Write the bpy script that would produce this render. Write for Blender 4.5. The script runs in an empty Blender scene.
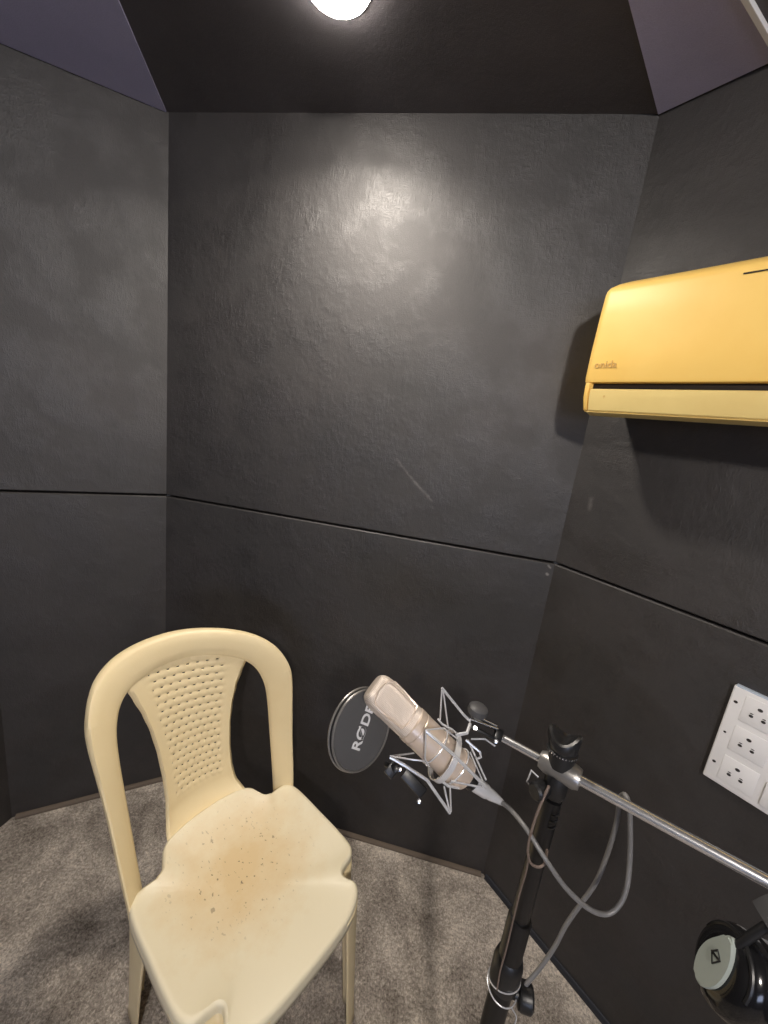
import bpy, bmesh, math, random
from mathutils import Vector, Matrix
V = Vector
random.seed(4)
sc = bpy.context.scene
col = sc.collection

# ------------------------------------------------------------------ camera
F_PX, PITCH, ROLL, CAM_Z = 398.02, 0.21925, 0.12857, 1.5
cp, sp = math.cos(PITCH), math.sin(PITCH)
R0, U0, FW = V((1, 0, 0)), V((0, sp, cp)), V((0, cp, -sp))
RT = R0 * math.cos(ROLL) + U0 * math.sin(ROLL)
UP = U0 * math.cos(ROLL) - R0 * math.sin(ROLL)
CAM = V((0, 0, CAM_Z))
cd = bpy.data.cameras.new('camera')
cam = bpy.data.objects.new('camera', cd)
col.objects.link(cam)
cd.sensor_fit = 'VERTICAL'
cd.sensor_height = 36.0
cd.lens = F_PX / 1024 * 36.0
cd.clip_start = 0.01
m = Matrix((RT, UP, -FW)).transposed().to_4x4()
m.translation = CAM
cam.matrix_world = m
sc.camera = cam


def at(x, y, d):
    """measured point: pixel of the photo and its distance along the lens axis -> metres in the room"""
    return CAM + (FW + RT * ((x - 384) / F_PX) - UP * ((y - 512) / F_PX)) * d


# ------------------------------------------------------------------ measured room
CEIL, GROOVE = 2.264, 1.168
cL = V((-0.740, 1.310)); cR = V((0.510, 1.1055))
dR = V((0.6127, -0.7903)); dL = V((-0.8820, -0.4713))
cLL = cL + dL * 0.467
cS = cLL + V((-0.18, -1.0)).normalized() * 2.0
cRR = cR + dR * 1.30
cB = V((1.25, -3.3)); cA = V((-1.15, -3.3))
POLY = [cLL, cL, cR, cRR, cB, cA, cS]
NR = V((-0.7903, -0.6127))          # right wall, into the room


# ------------------------------------------------------------------ materials
def mat(name, base, rough=0.5, metal=0.0, spec=0.5):
    mm = bpy.data.materials.new(name)
    mm.use_nodes = True
    b = mm.node_tree.nodes['Principled BSDF']
    b.inputs['Base Color'].default_value = (*base, 1)
    b.inputs['Roughness'].default_value = rough
    b.inputs['Metallic'].default_value = metal
    b.inputs['Specular IOR Level'].default_value = spec
    return mm


def N(mm, t, **kw):
    n = mm.node_tree.nodes.new(t)
    for k, v in kw.items():
        setattr(n, k, v)
    return n


def L(mm, a, b):
    mm.node_tree.links.new(a, b)


def bsdf(mm):
    return mm.node_tree.nodes['Principled BSDF']


def coords(mm, kind='Object', scale=(1, 1, 1)):
    if kind == 'World':
        src = N(mm, 'ShaderNodeNewGeometry').outputs['Position']
    else:
        src = N(mm, 'ShaderNodeTexCoord').outputs[kind]
    mp = N(mm, 'ShaderNodeMapping')
    mp.inputs['Scale'].default_value = scale
    L(mm, src, mp.inputs['Vector'])
    return mp.outputs['Vector']


def noise(mm, vec, scale, detail=3, rough=0.55, dist=0.0):
    n = N(mm, 'ShaderNodeTexNoise')
    n.inputs['Scale'].default_value = scale
    n.inputs['Detail'].default_value = detail
    n.inputs['Roughness'].default_value = rough
    n.inputs['Distortion'].default_value = dist
    L(mm, vec, n.inputs['Vector'])
    return n.outputs['Fac']


def ramp(mm, fac, stops):
    r = N(mm, 'ShaderNodeValToRGB')
    e = r.color_ramp.elements
    while len(e) < len(stops):
        e.new(0.5)
    for i, (p, c) in enumerate(stops):
        e[i].position = p
        e[i].color = (*c, 1) if len(c) == 3 else c
    L(mm, fac, r.inputs['Fac'])
    return r.outputs['Color']


def bump(mm, h, strength, dist=0.01, prev=None):
    b = N(mm, 'ShaderNodeBump')
    b.inputs['Strength'].default_value = strength
    b.inputs['Distance'].default_value = dist
    L(mm, h, b.inputs['Height'])
    if prev:
        L(mm, prev, b.inputs['Normal'])
    return b.outputs['Normal']


def math_n(mm, op, a, b=None, c=None, clamp=False):
    n = N(mm, 'ShaderNodeMath', operation=op, use_clamp=clamp)
    for i, x in enumerate((a, b, c)):
        if x is None:
            continue
        if isinstance(x, (int, float)):
            n.inputs[i].default_value = x
        else:
            L(mm, x, n.inputs[i])
    return n.outputs[0]


def mix(mm, fac, a, b):
    n = N(mm, 'ShaderNodeMix', data_type='RGBA')
    for sock, x in ((n.inputs[0], fac), (n.inputs[6], a), (n.inputs[7], b)):
        if isinstance(x, tuple):
            sock.default_value = (*x, 1)
        elif isinstance(x, (int, float)):
            sock.default_value = x
        else:
            L(mm, x, sock)
    return n.outputs[2]


def fabric_wall(name, c0, c1, rough, spec, strokes=0.35, scuffs=()):
    mm = mat(name, c0, rough, 0, spec)
    b = bsdf(mm)
    w = coords(mm, 'World')
    blot = noise(mm, w, 3.0, 5, 0.6)
    fine = noise(mm, w, 420, 2, 0.6)
    mixf = math_n(mm, 'ADD', math_n(mm, 'MULTIPLY', blot, 0.6), math_n(mm, 'MULTIPLY', fine, 0.4))
    colr = ramp(mm, mixf, [(0.36, c0), (0.64, c1)])
    # pale scuffs left on the carpeted boards
    pos = N(mm, 'ShaderNodeNewGeometry').outputs['Position']
    wob = math_n(mm, 'MULTIPLY', math_n(mm, 'SUBTRACT', noise(mm, w, 60, 3), 0.5), 0.010)
    for a_, b_, wd, st_ in scuffs:
        a_, b_ = V(a_), V(b_)
        ab = b_ - a_
        n1 = N(mm, 'ShaderNodeVectorMath', operation='SUBTRACT'); n1.inputs[1].default_value = a_; L(mm, pos, n1.inputs[0])
        n2 = N(mm, 'ShaderNodeVectorMath', operation='DOT_PRODUCT'); n2.inputs[1].default_value = ab / ab.length_squared; L(mm, n1.outputs[0], n2.inputs[0])
        tt = math_n(mm, 'ADD', n2.outputs['Value'], 0.0, clamp=True)
        n3 = N(mm, 'ShaderNodeVectorMath', operation='SCALE'); n3.inputs[0].default_value = ab; L(mm, tt, n3.inputs['Scale'])
        n4 = N(mm, 'ShaderNodeVectorMath', operation='DISTANCE'); L(mm, n1.outputs[0], n4.inputs[0]); L(mm, n3.outputs[0], n4.inputs[1])
        dd_ = math_n(mm, 'DIVIDE', math_n(mm, 'ADD', n4.outputs['Value'], wob), wd)
        colr = mix(mm, math_n(mm, 'MULTIPLY', math_n(mm, 'SUBTRACT', 1.0, dd_, clamp=True), st_), colr, (0.36, 0.34, 0.32))
    L(mm, colr, b.inputs['Base Color'])
    st = noise(mm, coords(mm, 'World', (45, 45, 170)), 1.0, 4, 0.65, 0.8)
    st2 = noise(mm, coords(mm, 'World', (150, 150, 45)), 1.0, 4, 0.65, 0.8)
    big = noise(mm, w, 16, 5, 0.65)
    patch = ramp(mm, noise(mm, w, 9, 3, 0.6), [(0.42, (0, 0, 0)), (0.62, (1, 1, 1))])
    nb = bump(mm, big, strokes * 0.28, 0.008)
    nb = bump(mm, math_n(mm, 'MULTIPLY', math_n(mm, 'MAXIMUM', st, st2), patch), strokes * 0.75, 0.005, nb)
    nb = bump(mm, st2, strokes * 0.35, 0.004, nb)
    nb = bump(mm, fine, 0.30, 0.0016, nb)
    L(mm, nb, b.inputs['Normal'])
    flk = math_n(mm, 'MULTIPLY', math_n(mm, 'MAXIMUM', st, st2), patch)
    L(mm, math_n(mm, 'SUBTRACT', rough + 0.06, math_n(mm, 'MULTIPLY', flk, 0.24)), b.inputs['Roughness'])
    return mm


M = {}
SCUFFS = [((0.018, 1.187, 1.400), (0.055, 1.181, 1.362), 0.005, 0.16), ((0.055, 1.181, 1.362), (0.137, 1.167, 1.292), 0.005, 0.22),
          ((0.494, 1.109, 1.157), (0.500, 1.108, 1.152), 0.005, 0.8), ((0.494, 1.109, 1.133), (0.496, 1.109, 1.131), 0.005, 0.7), ((0.545, 1.06, 1.37), (0.545, 1.06, 1.345), 0.008, 0.12)]
M['wall'] = fabric_wall('black_wall_carpet', (0.0066, 0.0052, 0.0052), (0.0230, 0.0188, 0.0185), 0.60, 1.0, 0.42, SCUFFS)
M['ceiling'] = fabric_wall('black_ceiling_carpet', (0.065, 0.060, 0.066), (0.100, 0.094, 0.104), 0.65, 0.4, 0.2)
M['violet'] = fabric_wall('violet_tinted_fabric', (0.36, 0.36, 0.54), (0.46, 0.45, 0.66), 0.9, 0.2, 0.1)  # violet tint of the cool light is put into the fabric colour
M['gap'] = mat('groove_black', (0.004, 0.004, 0.004), 0.9)
M['white_trim'] = mat('white_trim', (0.8, 0.8, 0.82), 0.5)
M['brown'] = mat('brown_carpet_edge', (0.13, 0.10, 0.075), 0.85)
M['dark_base'] = mat('dark_skirting', (0.014, 0.016, 0.022), 0.6)

# floor carpet
mm = mat('grey_brown_carpet', (0.2, 0.17, 0.15), 0.95, 0, 0.15)
w = coords(mm, 'World')
a1 = noise(mm, w, 5, 4, 0.65, 0.4)
a2 = noise(mm, w, 120, 5, 0.75, 0.5)
a3 = noise(mm, coords(mm, 'World', (260, 170, 170)), 1, 3, 0.7, 0.6)
f = math_n(mm, 'ADD', math_n(mm, 'MULTIPLY', a1, 0.40), math_n(mm, 'ADD', math_n(mm, 'MULTIPLY', a2, 0.35), math_n(mm, 'MULTIPLY', a3, 0.25)))
L(mm, ramp(mm, f, [(0.39, (0.12, 0.100, 0.082)), (0.50, (0.40, 0.35, 0.30)), (0.60, (0.84, 0.75, 0.65))]), bsdf(mm).inputs['Base Color'])
nb = bump(mm, a2, 0.6, 0.01)
nb = bump(mm, a3, 0.5, 0.004, nb)
L(mm, nb, bsdf(mm).inputs['Normal'])
M['carpet'] = mm


def plastic(name, base, tint, rough=0.42, amt=0.5, spec=0.5):
    mm = mat(name, base, rough, 0, spec)
    n = noise(mm, coords(mm), 9, 4, 0.6)
    L(mm, mix(mm, ramp(mm, n, [(0.40, (0, 0, 0)), (0.75, (amt, amt, amt))]), base, tint), bsdf(mm).inputs['Base Color'])
    L(mm, bump(mm, noise(mm, coords(mm), 240, 2), 0.05, 0.002), bsdf(mm).inputs['Normal'])
    return mm


M['chair'] = plastic('cream_plastic', (0.84, 0.70, 0.43), (0.78, 0.62, 0.35), 0.42, 0.5)
# seat: the same plastic with a tan worn middle and dark specks of dirt
mm = mat('cream_plastic_worn_seat', (0.80, 0.70, 0.46), 0.42)
o = coords(mm)
sx = N(mm, 'ShaderNodeSeparateXYZ'); L(mm, o, sx.inputs[0])
X_, Y_ = sx.outputs[0], sx.outputs[1]
dx = math_n(mm, 'DIVIDE', X_, 0.17)
dy = math_n(mm, 'DIVIDE', math_n(mm, 'SUBTRACT', Y_, 0.05), 0.15)
rr = math_n(mm, 'SQRT', math_n(mm, 'ADD', math_n(mm, 'MULTIPLY', dx, dx), math_n(mm, 'MULTIPLY', dy, dy)))
worn = math_n(mm, 'ADD', math_n(mm, 'SUBTRACT', 1.25, rr), math_n(mm, 'MULTIPLY', math_n(mm, 'SUBTRACT', noise(mm, o, 14, 5, 0.65), 0.5), 1.4), clamp=True)
c1 = mix(mm, worn, (0.82, 0.74, 0.54), (0.72, 0.55, 0.31))
sp1 = ramp(mm, noise(mm, coords(mm, 'Object', (1.0, 0.6, 1)), 150, 2, 0.5), [(0.665, (0, 0, 0)), (0.70, (1, 1, 1))])
sp2 = ramp(mm, noise(mm, coords(mm, 'Object', (1.0, 0.6, 1)), 62, 3, 0.5), [(0.70, (0, 0, 0)), (0.73, (1, 1, 1))])
spk = math_n(mm, 'MULTIPLY', math_n(mm, 'MAXIMUM', sp1, sp2), math_n(mm, 'SUBTRACT', 1.15, rr, clamp=True), clamp=True)
c2 = mix(mm, math_n(mm, 'MULTIPLY', spk, 1.0, clamp=True), c1, (0.20, 0.14, 0.08))
L(mm, c2, bsdf(mm).inputs['Base Color'])
L(mm, bump(mm, noise(mm, o, 260, 2), 0.05, 0.002), bsdf(mm).inputs['Normal'])
M['seat'] = mm

M['ac'] = plastic('yellowed_plastic', (0.90, 0.60, 0.165), (0.85, 0.53, 0.125), 0.46, 0.6)
M['ac_flap'] = plastic('pale_yellowed_plastic', (0.80, 0.62, 0.25), (0.72, 0.53, 0.20), 0.38, 0.6)
M['ac_dark'] = mat('dark_vent', (0.02, 0.014, 0.01), 0.7)
M['ac_logo'] = mat('worn_logo_print', (0.66, 0.43, 0.14), 0.5)
M['white'] = plastic('white_plastic', (0.80, 0.79, 0.79), (0.72, 0.71, 0.72), 0.4, 0.4)
M['cool_lit_edge'] = mat('cool_lit_plate_rim', (0.50, 0.58, 0.70), 0.4)  # bluish light on the white plate's top, put into the rim colour
M['hole'] = mat('socket_hole', (0.03, 0.025, 0.025), 0.7)
M['chrome'] = mat('chrome', (0.84, 0.85, 0.87), 0.24, 0.9)
M['steel'] = mat('bright_wire', (0.74, 0.75, 0.78), 0.25, 0.45)
M['mic'] = plastic('champagne_metal', (0.78, 0.66, 0.56), (0.70, 0.58, 0.48), 0.30, 0.4)
bsdf(M['mic']).inputs['Metallic'].default_value = 0.55
M['black_metal'] = mat('black_metal', (0.006, 0.006, 0.007), 0.36)
M['black_plastic'] = mat('black_plastic', (0.012, 0.012, 0.013), 0.38)
M['rubber'] = mat('black_rubber', (0.012, 0.012, 0.012), 0.7)
M['grey_metal'] = mat('grey_clamp_metal', (0.30, 0.29, 0.28), 0.35, 0.7)
M['cable'] = mat('grey_cable', (0.17, 0.167, 0.167), 0.38)
M['dark_cable'] = mat('dark_cable', (0.035, 0.034, 0.038), 0.45)
M['tan_cord'] = mat('tan_cord', (0.16, 0.12, 0.10), 0.5)
M['hp_plate'] = plastic('grey_green_plate', (0.36, 0.40, 0.37), (0.30, 0.34, 0.31), 0.4, 0.4)
M['hp_pad'] = mat('dark_grey_padding', (0.060, 0.060, 0.064), 0.5)
M['gloss_black'] = mat('glossy_black', (0.008, 0.008, 0.009), 0.14)
M['letter'] = mat('white_print', (0.72, 0.72, 0.74), 0.5)
M['bulb_base'] = mat('white_lamp_holder', (0.75, 0.74, 0.72), 0.45)

# grille: fine woven wire
mm = mat('grille_mesh', (0.80, 0.70, 0.62), 0.42, 0.35)
wv = N(mm, 'ShaderNodeTexWave', bands_direction='X'); wv.inputs['Scale'].default_value = 190
wz = N(mm, 'ShaderNodeTexWave', bands_direction='Z'); wz.inputs['Scale'].default_value = 190
o = coords(mm); L(mm, o, wv.inputs['Vector']); L(mm, o, wz.inputs['Vector'])
h = math_n(mm, 'MAXIMUM', wv.outputs['Fac'], wz.outputs['Fac'])
L(mm, bump(mm, h, 0.6, 0.001), bsdf(mm).inputs['Normal'])
L(mm, mix(mm, h, (0.50, 0.42, 0.36), (0.86, 0.76, 0.67)), bsdf(mm).inputs['Base Color'])
M['grille'] = mm
# pop filter cloth: see-through black gauze
mm = mat('gauze', (0.115, 0.115, 0.12), 0.7, 0, 0.3)
tr = N(mm, 'ShaderNodeBsdfTransparent')
mx = N(mm, 'ShaderNodeMixShader'); mx.inputs[0].default_value = 0.72
L(mm, tr.outputs[0], mx.inputs[1]); L(mm, bsdf(mm).outputs[0], mx.inputs[2])
L(mm, mx.outputs[0], mm.node_tree.nodes['Material Output'].inputs['Surface'])
M['gauze'] = mm


def emitter(name, colr, s):
    mm = bpy.data.materials.new(name); mm.use_nodes = True
    nt = mm.node_tree; nt.nodes.remove(nt.nodes['Principled BSDF'])
    e = nt.nodes.new('ShaderNodeEmission')
    e.inputs[0].default_value = (*colr, 1); e.inputs[1].default_value = s
    nt.links.new(e.outputs[0], nt.nodes['Material Output'].inputs['Surface'])
    return mm


M['bulb'] = emitter('lit_bulb', (1.0, 0.91, 0.80), 70.0)
M['assumed_bulb'] = emitter('assumed_lit_globe', (1.0, 0.92, 0.83), 470.0)  # glow of the assumed lamp behind the camera
M['assumed_window'] = emitter('assumed_lit_window', (0.62, 0.72, 1.0), 6.0)  # bluish glow of the assumed opening behind the camera


# ------------------------------------------------------------------ mesh helpers
def obj(name, bm, m, parent=None, smooth=True, loc=None):
    me = bpy.data.meshes.new(name)
    bmesh.ops.recalc_face_normals(bm, faces=bm.faces)
    bm.to_mesh(me); bm.free()
    if smooth:
        for p in me.polygons:
            p.use_smooth = True
        try:
            me.set_sharp_from_angle(angle=math.radians(38))
        except Exception:
            pass
    ms = m if isinstance(m, (list, tuple)) else [m]
    for x in ms:
        me.materials.append(x)
    ob = bpy.data.objects.new(name, me); col.objects.link(ob)
    if parent:
        ob.parent = parent
    if loc:
        ob.location = loc
    return ob


def thing(name, label, cat, loc=(0, 0, 0), rot=None, group=None):
    o = bpy.data.objects.new(name, None); col.objects.link(o)
    o.empty_display_size = 0.05
    o.location = loc
    if rot is not None:
        o.rotation_euler = rot if not isinstance(rot, Matrix) else rot.to_euler()
    tag(o, label, cat, group)
    return o


def tag(o, label, cat, group=None):
    o['label'] = label; o['category'] = cat
    if group:
        o['group'] = group
    return o


def struct(name, bm, m, smooth=False):
    o = obj(name, bm, m, None, smooth); o['kind'] = 'structure'
    return o


def cat_rom(pts, n=8, closed=False):
    pts = [V(p) for p in pts]
    out = []
    k = len(pts)
    rng = range(k) if closed else range(k - 1)
    for i in rng:
        if closed:
            p0, p1, p2, p3 = pts[i - 1], pts[i], pts[(i + 1) % k], pts[(i + 2) % k]
        else:
            p1, p2 = pts[i], pts[i + 1]
            p0 = pts[i - 1] if i else p1 * 2 - p2
            p3 = pts[i + 2] if i + 2 < k else p2 * 2 - p1
        for j in range(n):
            t = j / n
            out.append(0.5 * ((2 * p1) + (p2 - p0) * t + (2 * p0 - 5 * p1 + 4 * p2 - p3) * t * t + (3 * p1 - p0 - 3 * p2 + p3) * t ** 3))
    if not closed:
        out.append(pts[-1])
    return out


def tube(bm, pts, r, n=10, closed=False, cap=True):
    pts = [V(p) for p in pts]
    rs = r if isinstance(r, (list, tuple)) else [r] * len(pts)
    k = len(pts)
    tg = []
    for i in range(k):
        a = pts[i - 1] if (i or closed) else pts[i]
        b = pts[(i + 1) % k] if (i + 1 < k or closed) else pts[i]
        t = (b - a)
        tg.append(t.normalized() if t.length > 1e-9 else V((0, 0, 1)))
    ref = V((0, 0, 1)) if abs(tg[0].z) < 0.9 else V((1, 0, 0))
    u = (ref - tg[0] * ref.dot(tg[0])).normalized()
    rings = []
    for i in range(k):
        u = (u - tg[i] * u.dot(tg[i]))
        u = u.normalized() if u.length > 1e-6 else tg[i].orthogonal().normalized()
        v = tg[i].cross(u)
        rings.append([bm.verts.new(pts[i] + (u * math.cos(2 * math.pi * j / n) + v * math.sin(2 * math.pi * j / n)) * rs[i]) for j in range(n)])
    rng = range(k) if closed else range(k - 1)
    for i in rng:
        A, B = rings[i], rings[(i + 1) % k]
        for j in range(n):
            bm.faces.new((A[j], A[(j + 1) % n], B[(j + 1) % n], B[j]))
    if cap and not closed:
        bm.faces.new(rings[0]); bm.faces.new(rings[-1])


def lathe(bm, prof, org, axis, n=32, sx=1.0, sy=1.0, xref=None, mat_index=0):
    """prof: (distance along axis, radius); closed at radius 0"""
    ax = V(axis).normalized()
    u = V(xref) if xref is not None else ax.orthogonal()
    u = (u - ax * u.dot(ax)).normalized(); v = ax.cross(u)
    org = V(org)
    prev = None
    for h, r in prof:
        c = org + ax * h
        if r < 1e-6:
            cur = [bm.verts.new(c)]
        else:
            cur = [bm.verts.new(c + u * (math.cos(2 * math.pi * j / n) * r * sx) + v * (math.sin(2 * math.pi * j / n) * r * sy)) for j in range(n)]
        if prev:
            for j in range(n):
                k = (j + 1) % n
                if len(prev) == 1 and len(cur) > 1:
                    fc = bm.faces.new((prev[0], cur[j], cur[k]))
                elif len(cur) == 1 and len(prev) > 1:
                    fc = bm.faces.new((prev[j], prev[k], cur[0]))
                elif len(cur) > 1:
                    fc = bm.faces.new((prev[j], prev[k], cur[k], cur[j]))
                fc.material_index = mat_index
        prev = cur


def box(bm, c, half, ax=None, bev=0.0, seg=2):
    """box at c with half sizes along the axes ax (three vectors)"""
    ax = ax or (V((1, 0, 0)), V((0, 1, 0)), V((0, 0, 1)))
    c = V(c)
    vs = []
    for i in (-1, 1):
        for j in (-1, 1):
            for k in (-1, 1):
                vs.append(bm.verts.new(c + ax[0] * (i * half[0]) + ax[1] * (j * half[1]) + ax[2] * (k * half[2])))
    idx = [(0, 1, 3, 2), (4, 6, 7, 5), (0, 4, 5, 1), (2, 3, 7, 6), (0, 2, 6, 4), (1, 5, 7, 3)]
    fs = [bm.faces.new([vs[q] for q in f]) for f in idx]
    if bev > 0:
        es = list({e for f in fs for e in f.edges})
        bmesh.ops.bevel(bm, geom=es, offset=bev, segments=seg, profile=0.5, affect='EDGES', clamp_overlap=True)


def prism(bm, poly, ext, mat_index=0):
    """closed polygon of points extruded along the vector ext"""
    a = [bm.verts.new(V(p)) for p in poly]
    b = [bm.verts.new(V(p) + V(ext)) for p in poly]
    n = len(a)
    fs = [bm.faces.new(a), bm.faces.new(list(reversed(b)))]
    for i in range(n):
        fs.append(bm.faces.new((a[i], a[(i + 1) % n], b[(i + 1) % n], b[i])))
    for f in fs:
        f.material_index = mat_index
    return fs


def solidify(o, th, off=0.0):
    md = o.modifiers.new('thickness', 'SOLIDIFY'); md.thickness = th; md.offset = off
    md.use_even_offset = False


def subsurf(o, lv):
    md = o.modifiers.new('smooth', 'SUBSURF'); md.levels = lv; md.render_levels = lv


def text_mesh(name, body, size, mtx, m, parent, bold=0.0, ext=0.0004, shear=0.0):
    cu = bpy.data.curves.new(name, 'FONT')
    cu.body = body; cu.size = size; cu.extrude = ext; cu.offset = bold; cu.shear = shear
    cu.align_x = 'CENTER'; cu.align_y = 'CENTER'
    t = bpy.data.objects.new('t', cu); col.objects.link(t)
    dg = bpy.context.evaluated_depsgraph_get()
    me = bpy.data.meshes.new_from_object(t.evaluated_get(dg))
    bpy.data.objects.remove(t)
    me.materials.clear(); me.materials.append(m)
    ob = bpy.data.objects.new(name, me); col.objects.link(ob)
    ob.parent = parent
    ob.matrix_local = mtx
    return ob


def frame_m(o, x, y, z):
    mm = Matrix((x, y, z)).transposed().to_4x4(); mm.translation = o
    return mm


# ------------------------------------------------------------------ the room
def wall(name, p, q, panels=True):
    p, q = V((p.x, p.y, 0)), V((q.x, q.y, 0))
    t = (q - p).normalized(); ln = (q - p).length
    out = V((-t.y, t.x, 0))
    ctr = V((0.0, 0.0, 0))
    if out.dot(ctr - p) > 0:
        out = -out
    bm = bmesh.new()
    ax = (t, out, V((0, 0, 1)))
    g = 0.0030
    mid = (p + q) / 2

    def slab(z0, z1):
        # one carpeted board: its face on the wall line, edges softened
        poly = [(0.0, z0), (0.0, z1)]
        bv = 0.0030
        prof = [(0.03, z0), (bv, z0), (0, z0 + bv), (0, z1 - bv), (bv, z1), (0.03, z1)]
        prism(bm, [p + out * a + V((0, 0, b)) for a, b in prof], t * ln)
    slab(0.0, GROOVE - g)
    slab(GROOVE + g, CEIL + 0.02)
    fs0 = set(bm.faces)
    box(bm, mid + out * 0.045 + V((0, 0, CEIL / 2)), (ln / 2, 0.014, CEIL / 2 + 0.02), ax)
    for f in bm.faces:
        if f not in fs0:
            f.material_index = 1
    return struct(name, bm, [M['wall'], M['gap']])


wall('wall_left', cLL, cL)
wall('wall_back', cL, cR)
wall('wall_right', cR, cRR)
wall('wall_far_left', cS, cLL)
wall('wall_far_right', cRR, cB)
wall('wall_front', cB, cA)
wall('wall_front_left', cA, cS)


def grow(poly, k):
    c = sum(poly, V((0, 0))) / len(poly)
    return [c + (p - c) * (1 + k / (p - c).length) for p in poly]


bm = bmesh.new()
prism(bm, [(p.x, p.y, -0.05) for p in grow(POLY, 0.03)], (0, 0, 0.05))
struct('floor', bm, M['carpet'])
bm = bmesh.new()
prism(bm, [(p.x, p.y, CEIL) for p in grow(POLY, 0.03)], (0, 0, 0.05))
struct('ceiling', bm, M['ceiling'])


def baseboard(name, p, q, h, d, m, a=0.0, b=0.0):
    p, q = V((p.x, p.y, 0)), V((q.x, q.y, 0))
    t = (q - p).normalized(); p = p + t * a; q = q - t * b
    inn = V((-t.y, t.x, 0))
    if inn.dot(-p) < 0:
        inn = -inn
    bm = bmesh.new()
    prof = [(0, 0), (d, 0), (d, h * 0.55), (d * 0.6, h * 0.9), (d * 0.3, h), (0, h)]
    prism(bm, [p + inn * x + V((0, 0, z)) for x, z in prof], (q - p))
    return struct(name, bm, m)


baseboard('baseboard_left', cLL, cL, 0.014, 0.012, M['brown'], 0.012, 0.006)
baseboard('baseboard_back', cL, cR, 0.011, 0.013, M['brown'], 0.006, 0.008)
baseboard('baseboard_right', cR, cRR, 0.020, 0.008, M['dark_base'], 0.012, 0.01)

# fabric panels on the ceiling
def ceiling_panel(label, pts, edge=None):
    t = thing('acoustic_panel', label, 'panel', (pts[0].x, pts[0].y, CEIL))
    o = V((pts[0].x, pts[0].y))
    bm = bmesh.new()
    prism(bm, [(p.x - o.x, p.y - o.y, -0.004) for p in pts], (0, 0, 0.0038))
    obj('fabric_face', bm, M['violet'], t, False)
    if edge:
        a, b = V((edge[0].x - o.x, edge[0].y - o.y, -0.005)), V((edge[1].x - o.x, edge[1].y - o.y, -0.005))
        d = (b - a).normalized(); s = V((-d.y, d.x, 0)) * edge[2]
        bm = bmesh.new()
        box(bm, (a + b) / 2 + s * 0.005, ((b - a).length / 2, 0.0045, 0.0048), (d, s, V((0, 0, 1))), 0.001)
        e = obj('edge_strip', bm, M['white_trim'], t, False)
        e['label'] = 'white edge strip'
    return t


aL = V((-0.675, 0.995))
aDir = (V((-0.665, 0.999)) - cL).normalized()
k = 0.004
pL = [cL + dL * 0.004 + V((0.0, -0.004)), cL + aDir * 0.62, cLL + V((0.45, -0.36)), cLL + V((0.010, 0.0))]
ceiling_panel('violet-grey triangular-looking fabric panel on the ceiling above the left wall', pL)
bDir = (V((0.3097, 0.8786)) - cR).normalized()
wdir = (V((0.4918, 0.8561)) - V((0.5849, 0.9149))).normalized()
# far edge of the right panel: line through the measured white edge, met with the right wall
q0 = V((0.5849, 0.9149))
den = dR.x * (-wdir.y) - dR.y * (-wdir.x)
rhs = q0 - cR
uu = (rhs.x * (-wdir.y) - rhs.y * (-wdir.x)) / den
pW = cR + dR * uu
NRi = NR
pR = [cR + NRi * 0.006, cR + bDir * 0.52, pW + wdir * 0.42, pW + NRi * 0.006]
ceiling_panel('violet-grey fabric ceiling panel with white edge above the air conditioner', pR, (pR[3], pR[2], 1))

# ------------------------------------------------------------------ lamps
def ceiling_light(label, x, y, m, r=0.062):
    t = thing('ceiling_lamp', label, 'lamp', (x, y, CEIL))
    bm = bmesh.new()
    lathe(bm, [(0.0, 0), (0.0, r + 0.003), (0.003, r + 0.003), (0.005, r + 0.002), (0.005, r), (0.003, r), (0.003, 0)], (0, 0, 0), (0, 0, -1), 48)
    obj('lamp_ring', bm, M['bulb_base'], t)
    bm = bmesh.new()
    prof = [(0.0032, r - 0.0005), (0.006, r - 0.001)]
    for i in range(1, 9):
        a = math.pi / 2 * i / 8
        prof.append((0.006 + 0.017 * math.sin(a), (r - 0.001) * math.cos(a) if i < 8 else 0.0))
    lathe(bm, prof, (0, 0, 0), (0, 0, -1), 48)
    obj('diffuser', bm, m, t)
    return t


LZ = CEIL - 0.012
pl = at(336, -12, 0.70)
ray = pl - CAM
pl = CAM + ray * ((LZ - CAM_Z) / ray.z)
la = ceiling_light('lit round white ceiling lamp above the back wall', pl.x, pl.y, M['bulb'])
ld = bpy.data.lights.new('lamp_beam', 'AREA')          # the downward beam of that lamp
ld.shape = 'DISK'; ld.size = 0.10; ld.energy = 5.2; ld.spread = math.radians(150); ld.color = (1.0, 0.91, 0.80)
lo = bpy.data.objects.new('lamp_beam', ld); col.objects.link(lo); lo.parent = la; lo.location = (0, 0, -0.0255)


t = thing('ceiling_lamp', 'assumed round white globe lamp on the ceiling behind the camera', 'lamp', (0.16, -1.15, CEIL))  # unseen lamp, assumed from the shadow beside the air conditioner
bm = bmesh.new()
lathe(bm, [(0, 0), (0, 0.04), (0.006, 0.045), (0.018, 0.040), (0.020, 0.004), (0.022, 0.004), (0.022, 0.022), (0.036, 0.026), (0.036, 0)], (0, 0, 0), (0, 0, -1), 32)
obj('holder', bm, M['bulb_base'], t)
bm = bmesh.new()
rg = 0.06
lathe(bm, [(0.034 + rg - rg * math.cos(math.pi * i / 20), rg * math.sin(math.pi * i / 20) if 0 < i < 20 else 0.0) for i in range(21)], (0, 0, 0), (0, 0, -1), 40)
obj('globe', bm, M['assumed_bulb'], t)
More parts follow.
